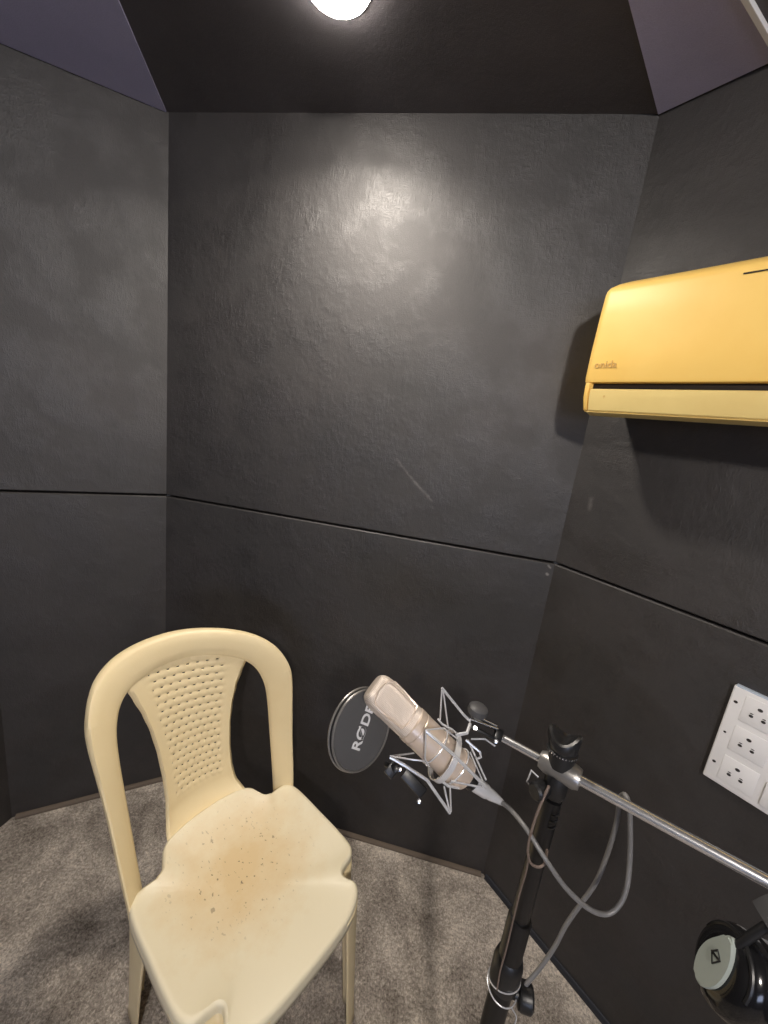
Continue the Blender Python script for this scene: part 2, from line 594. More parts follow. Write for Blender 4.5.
# unseen lit window assumed behind the camera from bluish tints, adding cool fill
bm = bmesh.new()
for x0, x1, z0, z1 in ((-0.70, 0.70, 1.02, 1.06), (-0.70, 0.70, 1.74, 1.78), (-0.70, -0.66, 1.06, 1.74), (0.66, 0.70, 1.06, 1.74)):
    box(bm, ((x0 + x1) / 2, -3.285, (z0 + z1) / 2), ((x1 - x0) / 2, 0.013, (z1 - z0) / 2), None, 0.003)
struct('assumed_window_1', bm, M['white_trim'])
bm = bmesh.new(); box(bm, (0, -3.292, 1.40), (0.66, 0.004, 0.34))
wp = obj('assumed_pane', bm, M['assumed_window'], bpy.data.objects['assumed_window_1'], False)

# ------------------------------------------------------------------ chair
CO = V((-0.195, 0.714, 0)); CA = math.atan2(0.785, 0.62)
chair = thing('plastic_chair', 'cream plastic armless chair with woven-pattern back and stained seat', 'chair', CO, (0, 0, CA))


def yb(x, z):
    h = (z - 0.44) / 0.41
    y = 0.12 + 0.3 * (z - 0.44) - 0.27 * x * h
    b = max(0.0, 1 - (x / 0.22) ** 2)
    y += 0.12 * b * (1 - 0.40 * max(0, h))
    return y


def lean(x, z):
    return x - 0.036 * max(0, z - 0.44)


outer = [(.214, .405), (.217, .49), (.219, .60), (.223, .68), (.227, .75), (.224, .795), (.210, .838), (.186, .872), (.143, .898), (.08, .914), (0, .921)]
inner = [(.176, .405), (.176, .49), (.175, .60), (.174, .68), (.171, .735), (.164, .770), (.152, .798), (.134, .818), (.108, .832), (.058, .847), (0, .853)]


def mirror(l):
    return [(-x, 0, z) for x, z in l[:-1]] + [(x, 0, z) for x, z in reversed(l)]


oc = cat_rom(mirror(outer), 6); ic = cat_rom(mirror(inner), 6)
sec = [(0.0, 0.020), (-0.010, 0.018), (-0.012, 0.008), (0.02, 0.001), (0.10, -0.003), (0.35, -0.005), (0.65, -0.004), (0.88, -0.001), (0.97, 0.003), (1.0, 0.009), (0.97, 0.014), (0.85, 0.010), (0.5, 0.006), (0.16, 0.009), (0.08, 0.020)]
bm = bmesh.new()
rings = []
for a, b in zip(oc, ic):
    ring = []
    for s, d in sec:
        x = a.x + (b.x - a.x) * s; z = a.z + (b.z - a.z) * s
        ring.append(bm.verts.new((lean(x, z), yb(x, z) + d, z)))
    rings.append(ring)
for A, B in zip(rings, rings[1:]):
    for j in range(len(sec)):
        k = (j + 1) % len(sec)
        bm.faces.new((A[j], A[k], B[k], B[j]))
bm.faces.new(rings[0]); bm.faces.new(rings[-1])
fr = obj('backrest_frame', bm, M['chair'], chair)

# woven splat
hw = [(.415, .122), (.44, .106), (.475, .092), (.52, .087), (.57, .086), (.64, .090), (.70, .098), (.75, .110), (.79, .124), (.83, .138), (.855, .146)]


def lerp_tab(tab, x):
    if x <= tab[0][0]:
        return tab[0][1]
    for (a, b), (c, d) in zip(tab, tab[1:]):
        if x <= c:
            t = (x - a) / (c - a); t = t * t * (3 - 2 * t) * 0.35 + t * 0.65
            return b + (d - b) * t
    return tab[-1][1]


def ysplat(x, z):
    return yb(x, z) + 0.006


NC, NRW, SC, SR = 8, 18, 8, 6
Z0, Z1 = 0.436, 0.862
WZ0, WZ1 = 0.500, 0.856
bm = bmesh.new()
# columns: border (4) | weave NC*SC | border (4)
us = [-1 + 0.0 * i for i in range(0)]
nb_ = 4
zs = []
nlow = 10
for i in range(nlow):
    zs.append(WZ0 - (WZ0 - Z0) * math.sin(math.pi / 2 * (1 - i / nlow)))
for i in range(NRW * SR + 1):
    zs.append(WZ0 + (WZ1 - WZ0) * i / (NRW * SR))
zs.append(Z1)
nweave = NC * SC
grid = []
for r, z in enumerate(zs):
    H = lerp_tab(hw, z)
    wh = H - (0.025 if z < 0.72 else 0.025 + (z - 0.72) * 0.22)
    row = []
    xs = [-H + (H - wh) * i / nb_ for i in range(nb_)] + [-wh + 2 * wh * i / nweave for i in range(nweave + 1)] + [wh + (H - wh) * (i + 1) / nb_ for i in range(nb_)]
    for c, x in enumerate(xs):
        y = ysplat(x, z)
        if z < WZ0:
            y = ysplat(x, WZ0) - (0.062 + 0.12 * abs(x)) * (1 - math.cos(math.pi / 2 * (1 - r / nlow)))
        cw = c - nb_; rw = r - nlow
        if 0 < cw < nweave and 0 < rw < NRW * SR:
            # lens-shaped straps laid in half-offset rows
            fx = cw / SC; fz = rw / SR
            ph = math.sin(math.pi * (fz % 1.0))
            off = 0.5 * (int(fz) % 2)
            px_ = math.sin(math.pi * ((fx + off) % 1.0))
            y -= 0.0024 * ph * (0.4 + 0.6 * px_) - 0.0012
        e = min(c, len(xs) - 1 - c)
        if e == 0:
            y += 0.006
        elif e == 1:
            y -= 0.001
        row.append(bm.verts.new((lean(x, z), y, z)))
    grid.append(row)
for r in range(len(grid) - 1):
    for c in range(len(grid[0]) - 1):
        cw = c - nb_; rw = r - nlow
        hole = False
        if 0 <= cw < nweave and 0 <= rw < NRW * SR:
            rowi = rw // SR
            # small slot where straps of two rows part
            if rw % SR == SR - 1 and rowi < NRW - 1:
                o_ = 0 if rowi % 2 == 0 else SC // 2
                if (cw + o_) % SC in (0, 1) and 0 < cw < nweave - 1:
                    hole = True
        if not hole:
            bm.faces.new((grid[r][c], grid[r][c + 1], grid[r + 1][c + 1], grid[r + 1][c]))
sl = obj('woven_back_panel', bm, M['chair'], chair)
solidify(sl, 0.0024, 0.0)

# seat
half = [(0, -.213), (.06, -.212), (.105, -.208), (.135, -.199), (.153, -.187), (.157, -.174), (.149, -.158), (.147, -.144), (.156, -.132), (.176, -.127), (.198, -.122), (.209, -.102),
        (.212, -.05), (.212, .02), (.212, .07), (.210, .110), (.202, .134), (.185, .142), (.165, .143), (.148, .143), (.132, .152), (.122, .172), (.112, .192), (.09, .204), (.045, .212), (0, .214)]
ol = [V((x, y, 0)) for x, y in half] + [V((-x, y, 0)) for x, y in reversed(half[1:-1])]
ol = cat_rom(ol, 5, True)
NO = len(ol)
smo = [v.copy() for v in ol]
for _ in range(60):
    smo = [(smo[i - 1] + smo[i] * 2 + smo[(i + 1) % NO]) / 4 for i in range(NO)]


def seat_z(x, y, t):
    z = 0.420 + 0.020 * t ** 2.5
    if y < -0.12:
        z -= 0.010 * min(1, ((-0.12 - y) / 0.09)) ** 2
    if y > 0.08 and abs(x) < 0.15:
        z += 0.012 * ((y - 0.08) / 0.13) ** 2
    return z


bm = bmesh.new()
prev = None
cv = bm.verts.new((0, 0, seat_z(0, 0, 0)))
ts = [0.06, 0.14, 0.25, 0.37, 0.5, 0.62, 0.73, 0.82, 0.89, 0.94, 0.975, 1.0]
norm = []
for i in range(NO):
    tg = (ol[(i + 1) % NO] - ol[i - 1]).normalized()
    norm.append(V((tg.y, -tg.x, 0)))
for t in ts:
    k = max(0, (t - 0.80) / 0.20) ** 1.5
    cur = []
    for i in range(NO):
        pth = smo[i].lerp(ol[i], k) * t
        cur.append(bm.verts.new((pth.x, pth.y, seat_z(pth.x, pth.y, t))))
    for i in range(NO):
        j = (i + 1) % NO
        if prev:
            bm.faces.new((prev[i], prev[j], cur[j], cur[i]))
        else:
            bm.faces.new((cv, cur[i], cur[j]))
    prev = cur
for off, dz in ((0.0035, -0.0015), (0.006, -0.005), (0.0072, -0.011), (0.0076, -0.024), (0.008, -0.036)):
    cur = []
    for i in range(NO):
        pth = ol[i] + norm[i] * off
        cur.append(bm.verts.new((pth.x, pth.y, seat_z(ol[i].x, ol[i].y, 1) + dz)))
    for i in range(NO):
        j = (i + 1) % NO
        bm.faces.new((prev[i], prev[j], cur[j], cur[i]))
    prev = cur
st = obj('seat', bm, M['seat'], chair)
solidify(st, 0.004, -1.0)


def near_idx(x, y):
    return min(range(NO), key=lambda i: (ol[i].x - x) ** 2 + (ol[i].y - y) ** 2)


def leg(i0, i1, foot, shrink):
    n = (i1 - i0) % NO
    ids = [(i0 + k) % NO for k in range(n + 1)]
    base = [ol[i] + norm[i] * 0.0078 for i in ids]
    c = sum(base, V()) / len(base)
    bm = bmesh.new(); prev = None
    LV = 14
    for l in range(LV + 1):
        v = l / LV
        z = 0.418 * (1 - v)
        s = 1 - (1 - shrink) * v ** 0.62
        ctr = c.lerp(V((foot[0], foot[1], 0)), v)
        fl = 1.0 + (0.12 if l == LV else 0)
        cur = [bm.verts.new((ctr.x + (q.x - c.x) * s * fl, ctr.y + (q.y - c.y) * s * fl, z)) for q in base]
        if prev:
            for a in range(n):
                bm.faces.new((prev[a], prev[a + 1], cur[a + 1], cur[a]))
        prev = cur
    o = obj('leg', bm, M['chair'], chair)
    solidify(o, 0.004, -1.0)
    return o


leg(near_idx(.100, -.208), near_idx(.211, -.07), (.196, -.186), 0.66)
leg(near_idx(-.211, -.07), near_idx(-.100, -.208), (-.196, -.186), 0.66)
leg(near_idx(.212, .035), near_idx(.150, .143), (.190, .195), 0.6)
leg(near_idx(-.150, .143), near_idx(-.212, .035), (-.186, .195), 0.6)

# ------------------------------------------------------------------ air conditioner
AX = (V((dR.x, dR.y, 0)), V((NR.x, NR.y, 0)), V((0, 0, 1)))     # along the wall, out of it, up
acO = V((cR.x, cR.y, 0)) + AX[0] * 0.068 + V((0, 0, 1.575))
ac = thing('air_conditioner', 'yellowed wall-mounted air conditioner on the right wall', 'air conditioner', acO, Matrix((-AX[0], AX[1], AX[2])).transposed())
ACL = 0.80


def loft_u(bm, prof, stations, cap=True, mi=0):
    """profile (out, z) placed at stations (u, scale, z0, out0)"""
    prev = None
    cz = 0.14
    for u_, s, in stations:
        cur = [bm.verts.new((u_, y * s, cz + (z - cz) * (0.25 * s + 0.75) if s != 1 else z)) for y, z in prof]
        if prev:
            for j in range(len(prof)):
                k = (j + 1) % len(prof)
                f_ = bm.faces.new((prev[j], prev[k], cur[k], cur[j])); f_.material_index = mi
        elif cap:
            bm.faces.new(cur)
        prev = cur
    if cap:
        bm.faces.new(prev)


def rounded_ends(L0, L1, r=0.016):
    st_ = []
    for i in range(6):
        a = math.pi / 2 * i / 5
        st_.append((L0 + r * (1 - math.sin(a)), 1 - 0.09 * (1 - math.cos(a)) ** 1.0 if False else 1 - 0.085 * (1 - math.sin(a))))
    st_ = [(L0 + r * (1 - math.cos(math.pi / 2 * i / 5)), 1 - 0.085 * (1 - math.sin(math.pi / 2 * i / 5))) for i in range(6)]
    st2 = [(L1 - (q - L0), s) for q, s in reversed(st_)]
    return st_ + st2


# casing: back, top, sloping shoulder, the recess of the outlet, underside
body = [(0.0, 0.034), (0.0, 0.283), (0.060, 0.287), (0.118, 0.284), (0.150, 0.270), (0.172, 0.255), (0.178, 0.20), (0.178, 0.070), (0.150, 0.060), (0.140, 0.030), (0.150, 0.012), (0.130, 0.010), (0.08, 0.020)]
bm = bmesh.new(); loft_u(bm, body, rounded_ends(0.010, ACL - 0.010))
cs = obj('casing', bm, M['ac'], ac)
# front panel, gently bowed
fp = [(0.116, 0.2860), (0.126, 0.2855), (0.160, 0.2715), (0.185, 0.2585), (0.192, 0.252), (0.1955, 0.243), (0.199, 0.20), (0.202, 0.13), (0.2015, 0.075), (0.199, 0.066), (0.192, 0.064), (0.176, 0.070), (0.174, 0.20), (0.165, 0.250), (0.140, 0.266)]
bm = bmesh.new(); loft_u(bm, fp, rounded_ends(0.002, ACL - 0.002, 0.018))
fpo = obj('front_panel', bm, M['ac'], ac)
# seam line near the upper edge
bm = bmesh.new(); box(bm, (0.235 + 0.25, 0.1955, 0.2385), (0.25, 0.0022, 0.0010), None, 0)
obj('panel_seam', bm, M['ac_dark'], ac)
# dark outlet and end cheeks
bm = bmesh.new(); box(bm, (ACL / 2, 0.168, 0.054), (ACL / 2 - 0.022, 0.018, 0.010))
obj('air_outlet', bm, M['ac_dark'], ac)
for u0, u1 in ((0.009, 0.022), (ACL - 0.022, ACL - 0.009)):
    bm = bmesh.new()
    prism(bm, [(u0, y, z) for y, z in [(0.12, 0.002), (0.160, 0.004), (0.184, 0.006), (0.196, 0.034), (0.1985, 0.058), (0.197, 0.068), (0.12, 0.068)]], (u1 - u0, 0, 0))
    bmesh.ops.bevel(bm, geom=bm.edges[:], offset=0.003, segments=2, affect='EDGES')
    obj('end_cheek', bm, M['ac'], ac)
flap = [(0.193, 0.052), (0.1965, 0.050), (0.1955, 0.034), (0.189, 0.009), (0.185, 0.006), (0.181, 0.010), (0.188, 0.034), (0.189, 0.053)]
bm = bmesh.new(); prev = None
prism(bm, [(0.023, y, z) for y, z in flap], (ACL - 0.046, 0, 0))
fl = obj('louver_flap', bm, M['ac_flap'], ac)
bm = bmesh.new(); lathe(bm, [(0, 0), (0, 0.0035), (0.0010, 0.0035), (0.0013, 0)], (0.055, 0.1945, 0.036), (0, 1, -0.1), 16)
obj('screw_cap', bm, M['ac_logo'], fl)
bm = bmesh.new()
prism(bm, [(0.020, y, z) for y, z in [(0.10, 0.008), (0.168, -0.002), (0.187, 0.0045), (0.182, 0.0075), (0.10, 0.014)]], (ACL - 0.04, 0, 0))
obj('bottom_lip', bm, M['ac_flap'], ac)
text_mesh('logo', 'onida', 0.021, frame_m(V((-0.046, 0.2022, 0.100)), V((-1, 0, 0)), V((0, 0, 1)), V((0, 1, 0))), M['ac_logo'], ac, 0.0, 0.0014)

# ------------------------------------------------------------------ power outlet panel
poO = V((cR.x, cR.y, 0)) + AX[0] * 0.439 + V((0, 0, 0.838))
po = thing('power_outlet_panel', 'white three-outlet power panel on the right wall', 'power outlet', poO, Matrix((-AX[0], AX[1], AX[2])).transposed())
PW, PH, PT = 0.22, 0.225, 0.013
bm = bmesh.new()
box(bm, (PW / 2, PT / 2, PH / 2), (PW / 2, PT / 2, PH / 2), None, 0.003, 3)
obj('back_plate', bm, M['white'], po)
bm = bmesh.new()
box(bm, (PW / 2, 0.0065, PH + 0.0008), (PW / 2 - 0.003, 0.0062, 0.0012), None, 0.0006)
obj('top_rim', bm, M['cool_lit_edge'], po)['label'] = 'top rim coloured with bluish light'


def disc(bm, c, rx, rz, th=0.0008, n=16):
    vs = [bm.verts.new((c[0] + math.cos(2 * math.pi * i / n) * rx, c[1] + th, c[2] + math.sin(2 * math.pi * i / n) * rz)) for i in range(n)]
    ws = [bm.verts.new((v.co.x, c[1] - th, v.co.z)) for v in vs]
    bm.faces.new(vs); bm.faces.new(ws)
    for i in range(n):
        bm.faces.new((vs[i], vs[(i + 1) % n], ws[(i + 1) % n], ws[i]))


for zc in (0.187, 0.1165, 0.0435):
    bm = bmesh.new()
    box(bm, (0.051, PT, zc), (0.0285, 0.0012, 0.0285), None, 0.0005)
    ou = obj('outlet', bm, M['white'], po)
    yf = PT + 0.0013
    for hx, hz, s in ((0.0, 0.0115, 1.15), (-0.0095, -0.0085, 1), (0.0095, -0.0085, 1)):
        bm = bmesh.new(); disc(bm, (0.051 + hx - 0.003, yf, zc + hz), 0.0036 * s, 0.0029 * s, 0.0003)
        if s == 1:
            disc(bm, (0.051 + hx - 0.003, yf, zc + hz + 0.0055), 0.0030, 0.0010, 0.0003)
        obj('pin_hole', bm, M['hole'], ou)
for zc, r in ((0.192, 0.0034), (0.119, 0.0024), (0.0445, 0.0032)):
    bm = bmesh.new(); disc(bm, (0.0105, PT + 0.0003, zc), r, r * 0.85, 0.0004)
    obj('screw', bm, M['hole'], po)
for zc in (0.052, 0.125, 0.190):
    bm = bmesh.new(); box(bm, (0.112, PT + 0.002, zc - 0.012), (0.020, 0.003, 0.026), None, 0.0015)
    obj('switch', bm, M['white'], po)



def face_room(root):
    """the wall-mounted things were measured left to right; their frame runs right to left"""
    flip = Matrix.Scale(-1, 4, V((1, 0, 0)))
    def walk(o):
        for ch in o.children:
            if ch.name.startswith('logo'):
                continue
            if ch.type == 'MESH':
                ch.data.transform(flip); ch.data.flip_normals()
            walk(ch)
    walk(root)


face_room(ac); face_room(po)

# ------------------------------------------------------------------ microphone
mh, mt = at(372, 685, 0.572), at(467, 777, 0.562)
MA = (mh - mt).normalized()                 # tail -> head
MLEN = (mh - mt).length
toc = (CAM - (mh + mt) / 2).normalized()
MN = toc - MA * toc.dot(MA)
MN.normalize()
MS = MN.cross(MA)                            # sideways
MN = (MN * math.cos(0.22) - MS * math.sin(0.22)).normalized()
MS = MN.cross(MA).normalized()
mic = thing('microphone', 'champagne studio microphone tilted in the wire shock mount', 'microphone', mt, Matrix((MS, MN, MA)).transposed())
RM = 0.0245
zr = MLEN * 0.56                              # collar between body and head
bm = bmesh.new()
lathe(bm, [(0.0, 0), (0.0, 0.016), (0.002, 0.0195), (0.010, 0.0222), (0.022, RM), (zr - 0.010, RM)], (0, 0, 0), (0, 0, 1), 40)
obj('body', bm, M['mic'], mic)
bm = bmesh.new()
lathe(bm, [(zr - 0.012, RM - 0.001), (zr - 0.011, RM + 0.0005), (zr - 0.007, RM + 0.0005), (zr - 0.0062, RM - 0.0004), (zr - 0.0050, RM - 0.0004), (zr - 0.0042, RM + 0.0008), (zr + 0.004, RM + 0.0008), (zr + 0.006, RM - 0.002)], (0, 0, 0), (0, 0, 1), 40)
obj('collar', bm, M['mic'], mic)


def superring(bm, rx, ry, z, e, n=40):
    out = []
    for i in range(n):
        a = 2 * math.pi * i / n
        c, s = math.cos(a), math.sin(a)
        out.append(bm.verts.new((rx * math.copysign(abs(c) ** e, c), ry * math.copysign(abs(s) ** e, s), z)))
    return out


def head(inset, z0, z1, name, m, parent):
    bm = bmesh.new(); prev = None
    ln = z1 - z0
    sts = [(0, 1.0, 1.0, 1.0)] + [(0.12, 1.0, 0.86, 0.8)] + [(t, 1.0, 0.80, 0.62) for t in (0.25, 0.45, 0.62, 0.74)]
    for i in range(1, 8):
        a = math.pi / 2 * i / 8
        sts.append((0.74 + 0.26 * math.sin(a), 1 - 0.42 * (1 - math.cos(a)) ** 1.2, 0.80 * (1 - 0.62 * (1 - math.cos(a)) ** 1.5), 0.62))
    for t, sx_, sy_, e in sts:
        cur = superring(bm, (RM - 0.0005 - inset) * sx_, (RM - 0.0005 - inset) * sy_, z0 + ln * t, e)
        if prev:
            for j in range(40):
                k = (j + 1) % 40
                bm.faces.new((prev[j], prev[k], cur[k], cur[j]))
        prev = cur
    bm.faces.new(prev)
    return obj(name, bm, m, parent)


gr = head(0.0, zr + 0.002, MLEN, 'grille', M['grille'], mic)
# raised frame bars around the head, on both flat faces
for sgn in (1, -1):
    bm = bmesh.new()
    y = sgn * (RM * 0.80 - 0.0006)
    z0, z1 = zr + 0.014, MLEN - 0.006
    w_ = RM - 0.0035
    pts = []
    for i in range(9):
        a = math.pi * i / 8
        pts.append((w_ * math.cos(a), y * (1 - 0.06 * math.sin(a)), z1 - 0.014 + 0.012 * math.sin(a)))
    pts += [(-w_, y, (z0 + z1) / 2)]
    for i in range(1, 6):
        a = math.pi * i / 6
        pts.append((-w_ * math.cos(a), y * 1.02, z0 + 0.006 - 0.006 * math.sin(a)))
    pts += [(w_, y, (z0 + z1) / 2)]
    tube(bm, pts, 0.0011, 8, True)
    obj('grille_frame', bm, M['mic'], gr)
bm = bmesh.new()
lathe(bm, [(0.0, 0), (0.0, 0.012), (0.002, 0.0125), (0.010, 0.0115), (0.012, 0)], (0, 0, -0.012), (0, 0, 1), 28)
obj('connector_socket', bm, M['black_metal'], mic)

# cable with its plug
xl0 = mt - MA * 0.010
bmC = bmesh.new()
cab = thing('microphone_cable', 'grey cable curving from the microphone over the chrome boom down the stand', 'cable', (0, 0, 0))
plug_e = at(503, 803, 0.560)
pax = (plug_e - xl0).normalized(); pln = (plug_e - xl0).length
bm = bmesh.new()
lathe(bm, [(0, 0), (0, 0.0100), (0.002, 0.0105), (pln * 0.45, 0.0098), (pln * 0.50, 0.0082), (pln * 0.60, 0.0080), (pln * 0.95, 0.0044), (pln, 0.0036), (pln, 0)], xl0, pax, 24)
obj('plug', bm, M['steel'], cab)
cpts = [(500, 801, .560), (511, 810, .545), (527, 830, .518), (546, 860, .500), (566, 888, .495), (588, 908, .494), (606, 914, .494), (619, 905, .495), (627, 886, .497), (630, 855, .500), (630, 820, .490), (628, 802, .484), (625, 795, .486), (621, 797, .500), (619, 806, .512), (616, 825, .525), (607, 855, .545), (596, 882, .560), (580, 905, .575), (566, 925, .585), (555, 946, .592), (540, 968, .597), (524, 987, .600), (516, 1000, .602)]
bm = bmesh.new()
tube(bm, cat_rom([at(*p_) for p_ in cpts], 8), 0.0031, 10)
obj('cord', bm, M['cable'], cab)

# ------------------------------------------------------------------ mic stand
SX, SY = 0.270, 0.440
stand = thing('microphone_stand', 'black boom microphone stand with chrome horizontal boom arm', 'microphone stand', (SX, SY, 0))
TZ = at(560, 772, 0.52).z
so = V((SX, SY, 0))
JT = V((0, 0, TZ))
bA = at(497, 735, 0.570) - so
bB = at(772, 884, 0.398) - so
bdir = (bB - bA).normalized()
bmid = bA + bdir * (JT - bA).dot(bdir)
bm = bmesh.new()
lathe(bm, [(0.10, 0), (0.10, 0.0165), (0.83, 0.0165), (0.835, 0.0150), (0.835, 0)], (0, 0, 0), (0, 0, 1), 28)
obj('lower_tube', bm, M['black_metal'], stand)
bm = bmesh.new()
lathe(bm, [(0.80, 0), (0.80, 0.0125), (TZ - 0.040, 0.0125), (TZ - 0.038, 0.0)], (0, 0, 0), (0, 0, 1), 28)
obj('upper_tube', bm, M['black_metal'], stand)
bm = bmesh.new()
lathe(bm, [(0.700, 0.0166), (0.702, 0.0205), (0.716, 0.0215), (0.745, 0.0215), (0.757, 0.019), (0.760, 0.0166)], (0, 0, 0), (0, 0, 1), 28)
hc = obj('height_clutch', bm, M['black_plastic'], stand)
# clutch knob to the right of the tube
bm = bmesh.new()
kd = V((RT.x, RT.y, 0)).normalized() * 0.9 - V((0, 1, 0)) * 0.2
kd.normalize()
lathe(bm, [(0, 0), (0, 0.008), (0.010, 0.008), (0.011, 0.0165), (0.014, 0.018), (0.028, 0.018), (0.031, 0.015), (0.031, 0)], V((0, 0, 0.690)) + kd * 0.014, kd, 24)
obj('clutch_knob', bm, M['black_plastic'], hc)
# wire tie round the tube
bm = bmesh.new()
for zc, tl in ((0.712, 0.010), (0.694, -0.004)):
    tube(bm, [V((math.cos(2 * math.pi * i / 24) * 0.0222, math.sin(2 * math.pi * i / 24) * 0.0222, zc + tl * math.cos(2 * math.pi * i / 24 + 1.0))) for i in range(24)], 0.0010, 6, True)
tube(bm, cat_rom([(0.010, -0.021, 0.690), (0.018, -0.024, 0.678), (0.016, -0.026, 0.655), (0.012, -0.024, 0.63)], 6), 0.0010, 6)
obj('wire_tie', bm, M['steel'], stand)
# boom joint
vdir = V((0, 0, 1))
side = bdir.cross(vdir).normalized()
if side.dot(CAM - so - JT) < 0:
    side = -side
bm = bmesh.new()
lathe(bm, [(0, 0), (0, 0.0125), (0.004, 0.0145), (0.030, 0.0150), (0.034, 0.0128), (0.040, 0.0128), (0.041, 0)], bmid - V((0, 0, 0.040)), vdir, 28)
box(bm, bmid + V((0, 0, -0.028)) , (0.012, 0.008, 0.016), (bdir, side, vdir), 0.003)
obj('boom_joint', bm, M['black_plastic'], stand)
bm = bmesh.new()
lathe(bm, [(-0.025, 0.0064), (-0.025, 0.0105), (-0.018, 0.0135), (0.018, 0.0150), (0.025, 0.0125), (0.025, 0.0064)], bmid, bdir, 28)
obj('boom_sleeve', bm, M['grey_metal'], stand)['label'] = 'grey metal sleeve gripping the boom'
# big wing knob above the sleeve
kup = (vdir * 1.0 - side * 0.12 - bdir * 0.10).normalized()
bm = bmesh.new()
wx = (bdir - kup * bdir.dot(kup)).normalized()
lathe(bm, [(0.004, 0), (0.004, 0.0150), (0.022, 0.0165), (0.0235, 0.0190), (0.026, 0.0190), (0.0275, 0.0172), (0.036, 0.0195), (0.042, 0.0205), (0.046, 0.0195), (0.047, 0.016), (0.043, 0.010), (0.041, 0)], bmid, kup, 40, 1, 1, wx)
for v in bm.verts:                                  # the cap dips at the sides and rises into two wings
    q = v.co - bmid; hgt = q.dot(kup); r_ = q - kup * hgt
    if hgt > 0.034 and r_.length > 0.002:
        c_ = r_.normalized().dot(wx)
        v.co += kup * (0.0065 * (2 * c_ * c_ - 1) * min(1, r_.length / 0.018))
kn = obj('clamp_knob', bm, M['black_plastic'], stand)
bm = bmesh.new()
lathe(bm, [(0.0232, 0.0172), (0.0238, 0.0190), (0.0258, 0.0190), (0.0264, 0.0172)], bmid, kup, 32)
obj('knob_ring', bm, M['chrome'], kn)['label'] = 'bright ring'
# tilt knob and small lever below the sleeve
bm = bmesh.new()
lathe(bm, [(0, 0), (0, 0.010), (0.006, 0.0115), (0.016, 0.0115), (0.019, 0.009), (0.019, 0)], bmid - vdir * 0.030 + side * 0.010 - bdir * 0.010, (side - bdir * 0.5), 24)
obj('tilt_knob', bm, M['black_plastic'], stand)
bm = bmesh.new()
p0 = bmid - vdir * 0.018 - bdir * 0.020 + side * 0.012
tube(bm, [p0, p0 - bdir * 0.010 + vdir * 0.004, p0 - bdir * 0.012 - vdir * 0.016, p0 - bdir * 0.002 - vdir * 0.020], 0.0012, 6)
obj('lever', bm, M['steel'], stand)
# spring-like thread hanging under the joint
bm = bmesh.new()
for i in range(3):
    c = bmid + bdir * 0.010 - vdir * (0.055 + 0.010 * i) + side * 0.014
    tube(bm, cat_rom([c - bdir * 0.004 - vdir * 0.004, c + side * 0.002, c + bdir * 0.004 + vdir * 0.004], 4), 0.0013, 6)
obj('thread', bm, M['black_metal'], stand)
# chrome boom
bm = bmesh.new()
bend = bB + bdir * 0.06
tube(bm, [bA, bmid], 0.0050, 20)
tube(bm, [bmid - bdir * 0.02, bend], 0.0062, 20)
obj('boom_arm', bm, M['chrome'], stand)
bm = bmesh.new()
lathe(bm, [(0, 0.0060), (0.0, 0.0085), (0.004, 0.0095), (0.050, 0.0095), (0.055, 0.007), (0.055, 0)], bend - bdir * 0.01, bdir, 24)
obj('end_cap', bm, M['black_plastic'], stand)
# tripod base (mostly below the photo)
bm = bmesh.new()
lathe(bm, [(0.09, 0), (0.09, 0.019), (0.10, 0.023), (0.15, 0.023), (0.165, 0.0166)], (0, 0, 0), (0, 0, 1), 28)
obj('tripod_hub', bm, M['black_plastic'], stand)
for i, an in enumerate((-1.9, -0.15, 2.35)):
    d = V((math.cos(an), math.sin(an), 0))
    ln = 0.30 if i != 2 else 0.24
    if i == 1:
        ln = 0.26
    bm = bmesh.new()
    tube(bm, [d * 0.015 + V((0, 0, 0.115)), d * ln + V((0, 0, 0.014))], 0.0085, 14)
    lg = obj('leg', bm, M['black_metal'], stand)
    bm = bmesh.new()
    e = (d * ln - d * 0.015 + V((0, 0, -0.101))).normalized()
    lathe(bm, [(-0.03, 0.0087), (-0.03, 0.0112), (0.004, 0.0118), (0.010, 0.009), (0.010, 0)], d * ln + V((0, 0, 0.0165)), e, 16)
    obj('rubber_foot', bm, M['rubber'], lg)

# thin tan cord looped on the stand post
cord = thing('loose_cord', 'thin tan cord hanging in a loop on the stand post', 'cord', (0, 0, 0))
tp = [(549, 786, .507), (540, 806, .508), (533, 826, .510), (528, 848, .515), (530, 862, .520), (538, 867, .522), (545, 863, .522), (547, 850, .518)]
tp2 = [(529, 854, .517), (526, 872, .528), (520, 892, .540), (512, 925, .556), (506, 950, .568), (500, 972, .578), (497, 990, .580)]
bm = bmesh.new()
tube(bm, cat_rom([at(*q) for q in tp], 6), 0.0017, 8)
tube(bm, cat_rom([at(*q) for q in tp2], 6), 0.0012, 8)
obj('cord', bm, M['tan_cord'], cord)

# ------------------------------------------------------------------ shock mount
shock = thing('shock_mount', 'silver wire shock mount cradling the microphone at the boom end', 'shock mount', mt)


def wire(bm, pts, r=0.0013, n=4):
    tube(bm, [at(*p_) - mt for p_ in pts], r, 8)


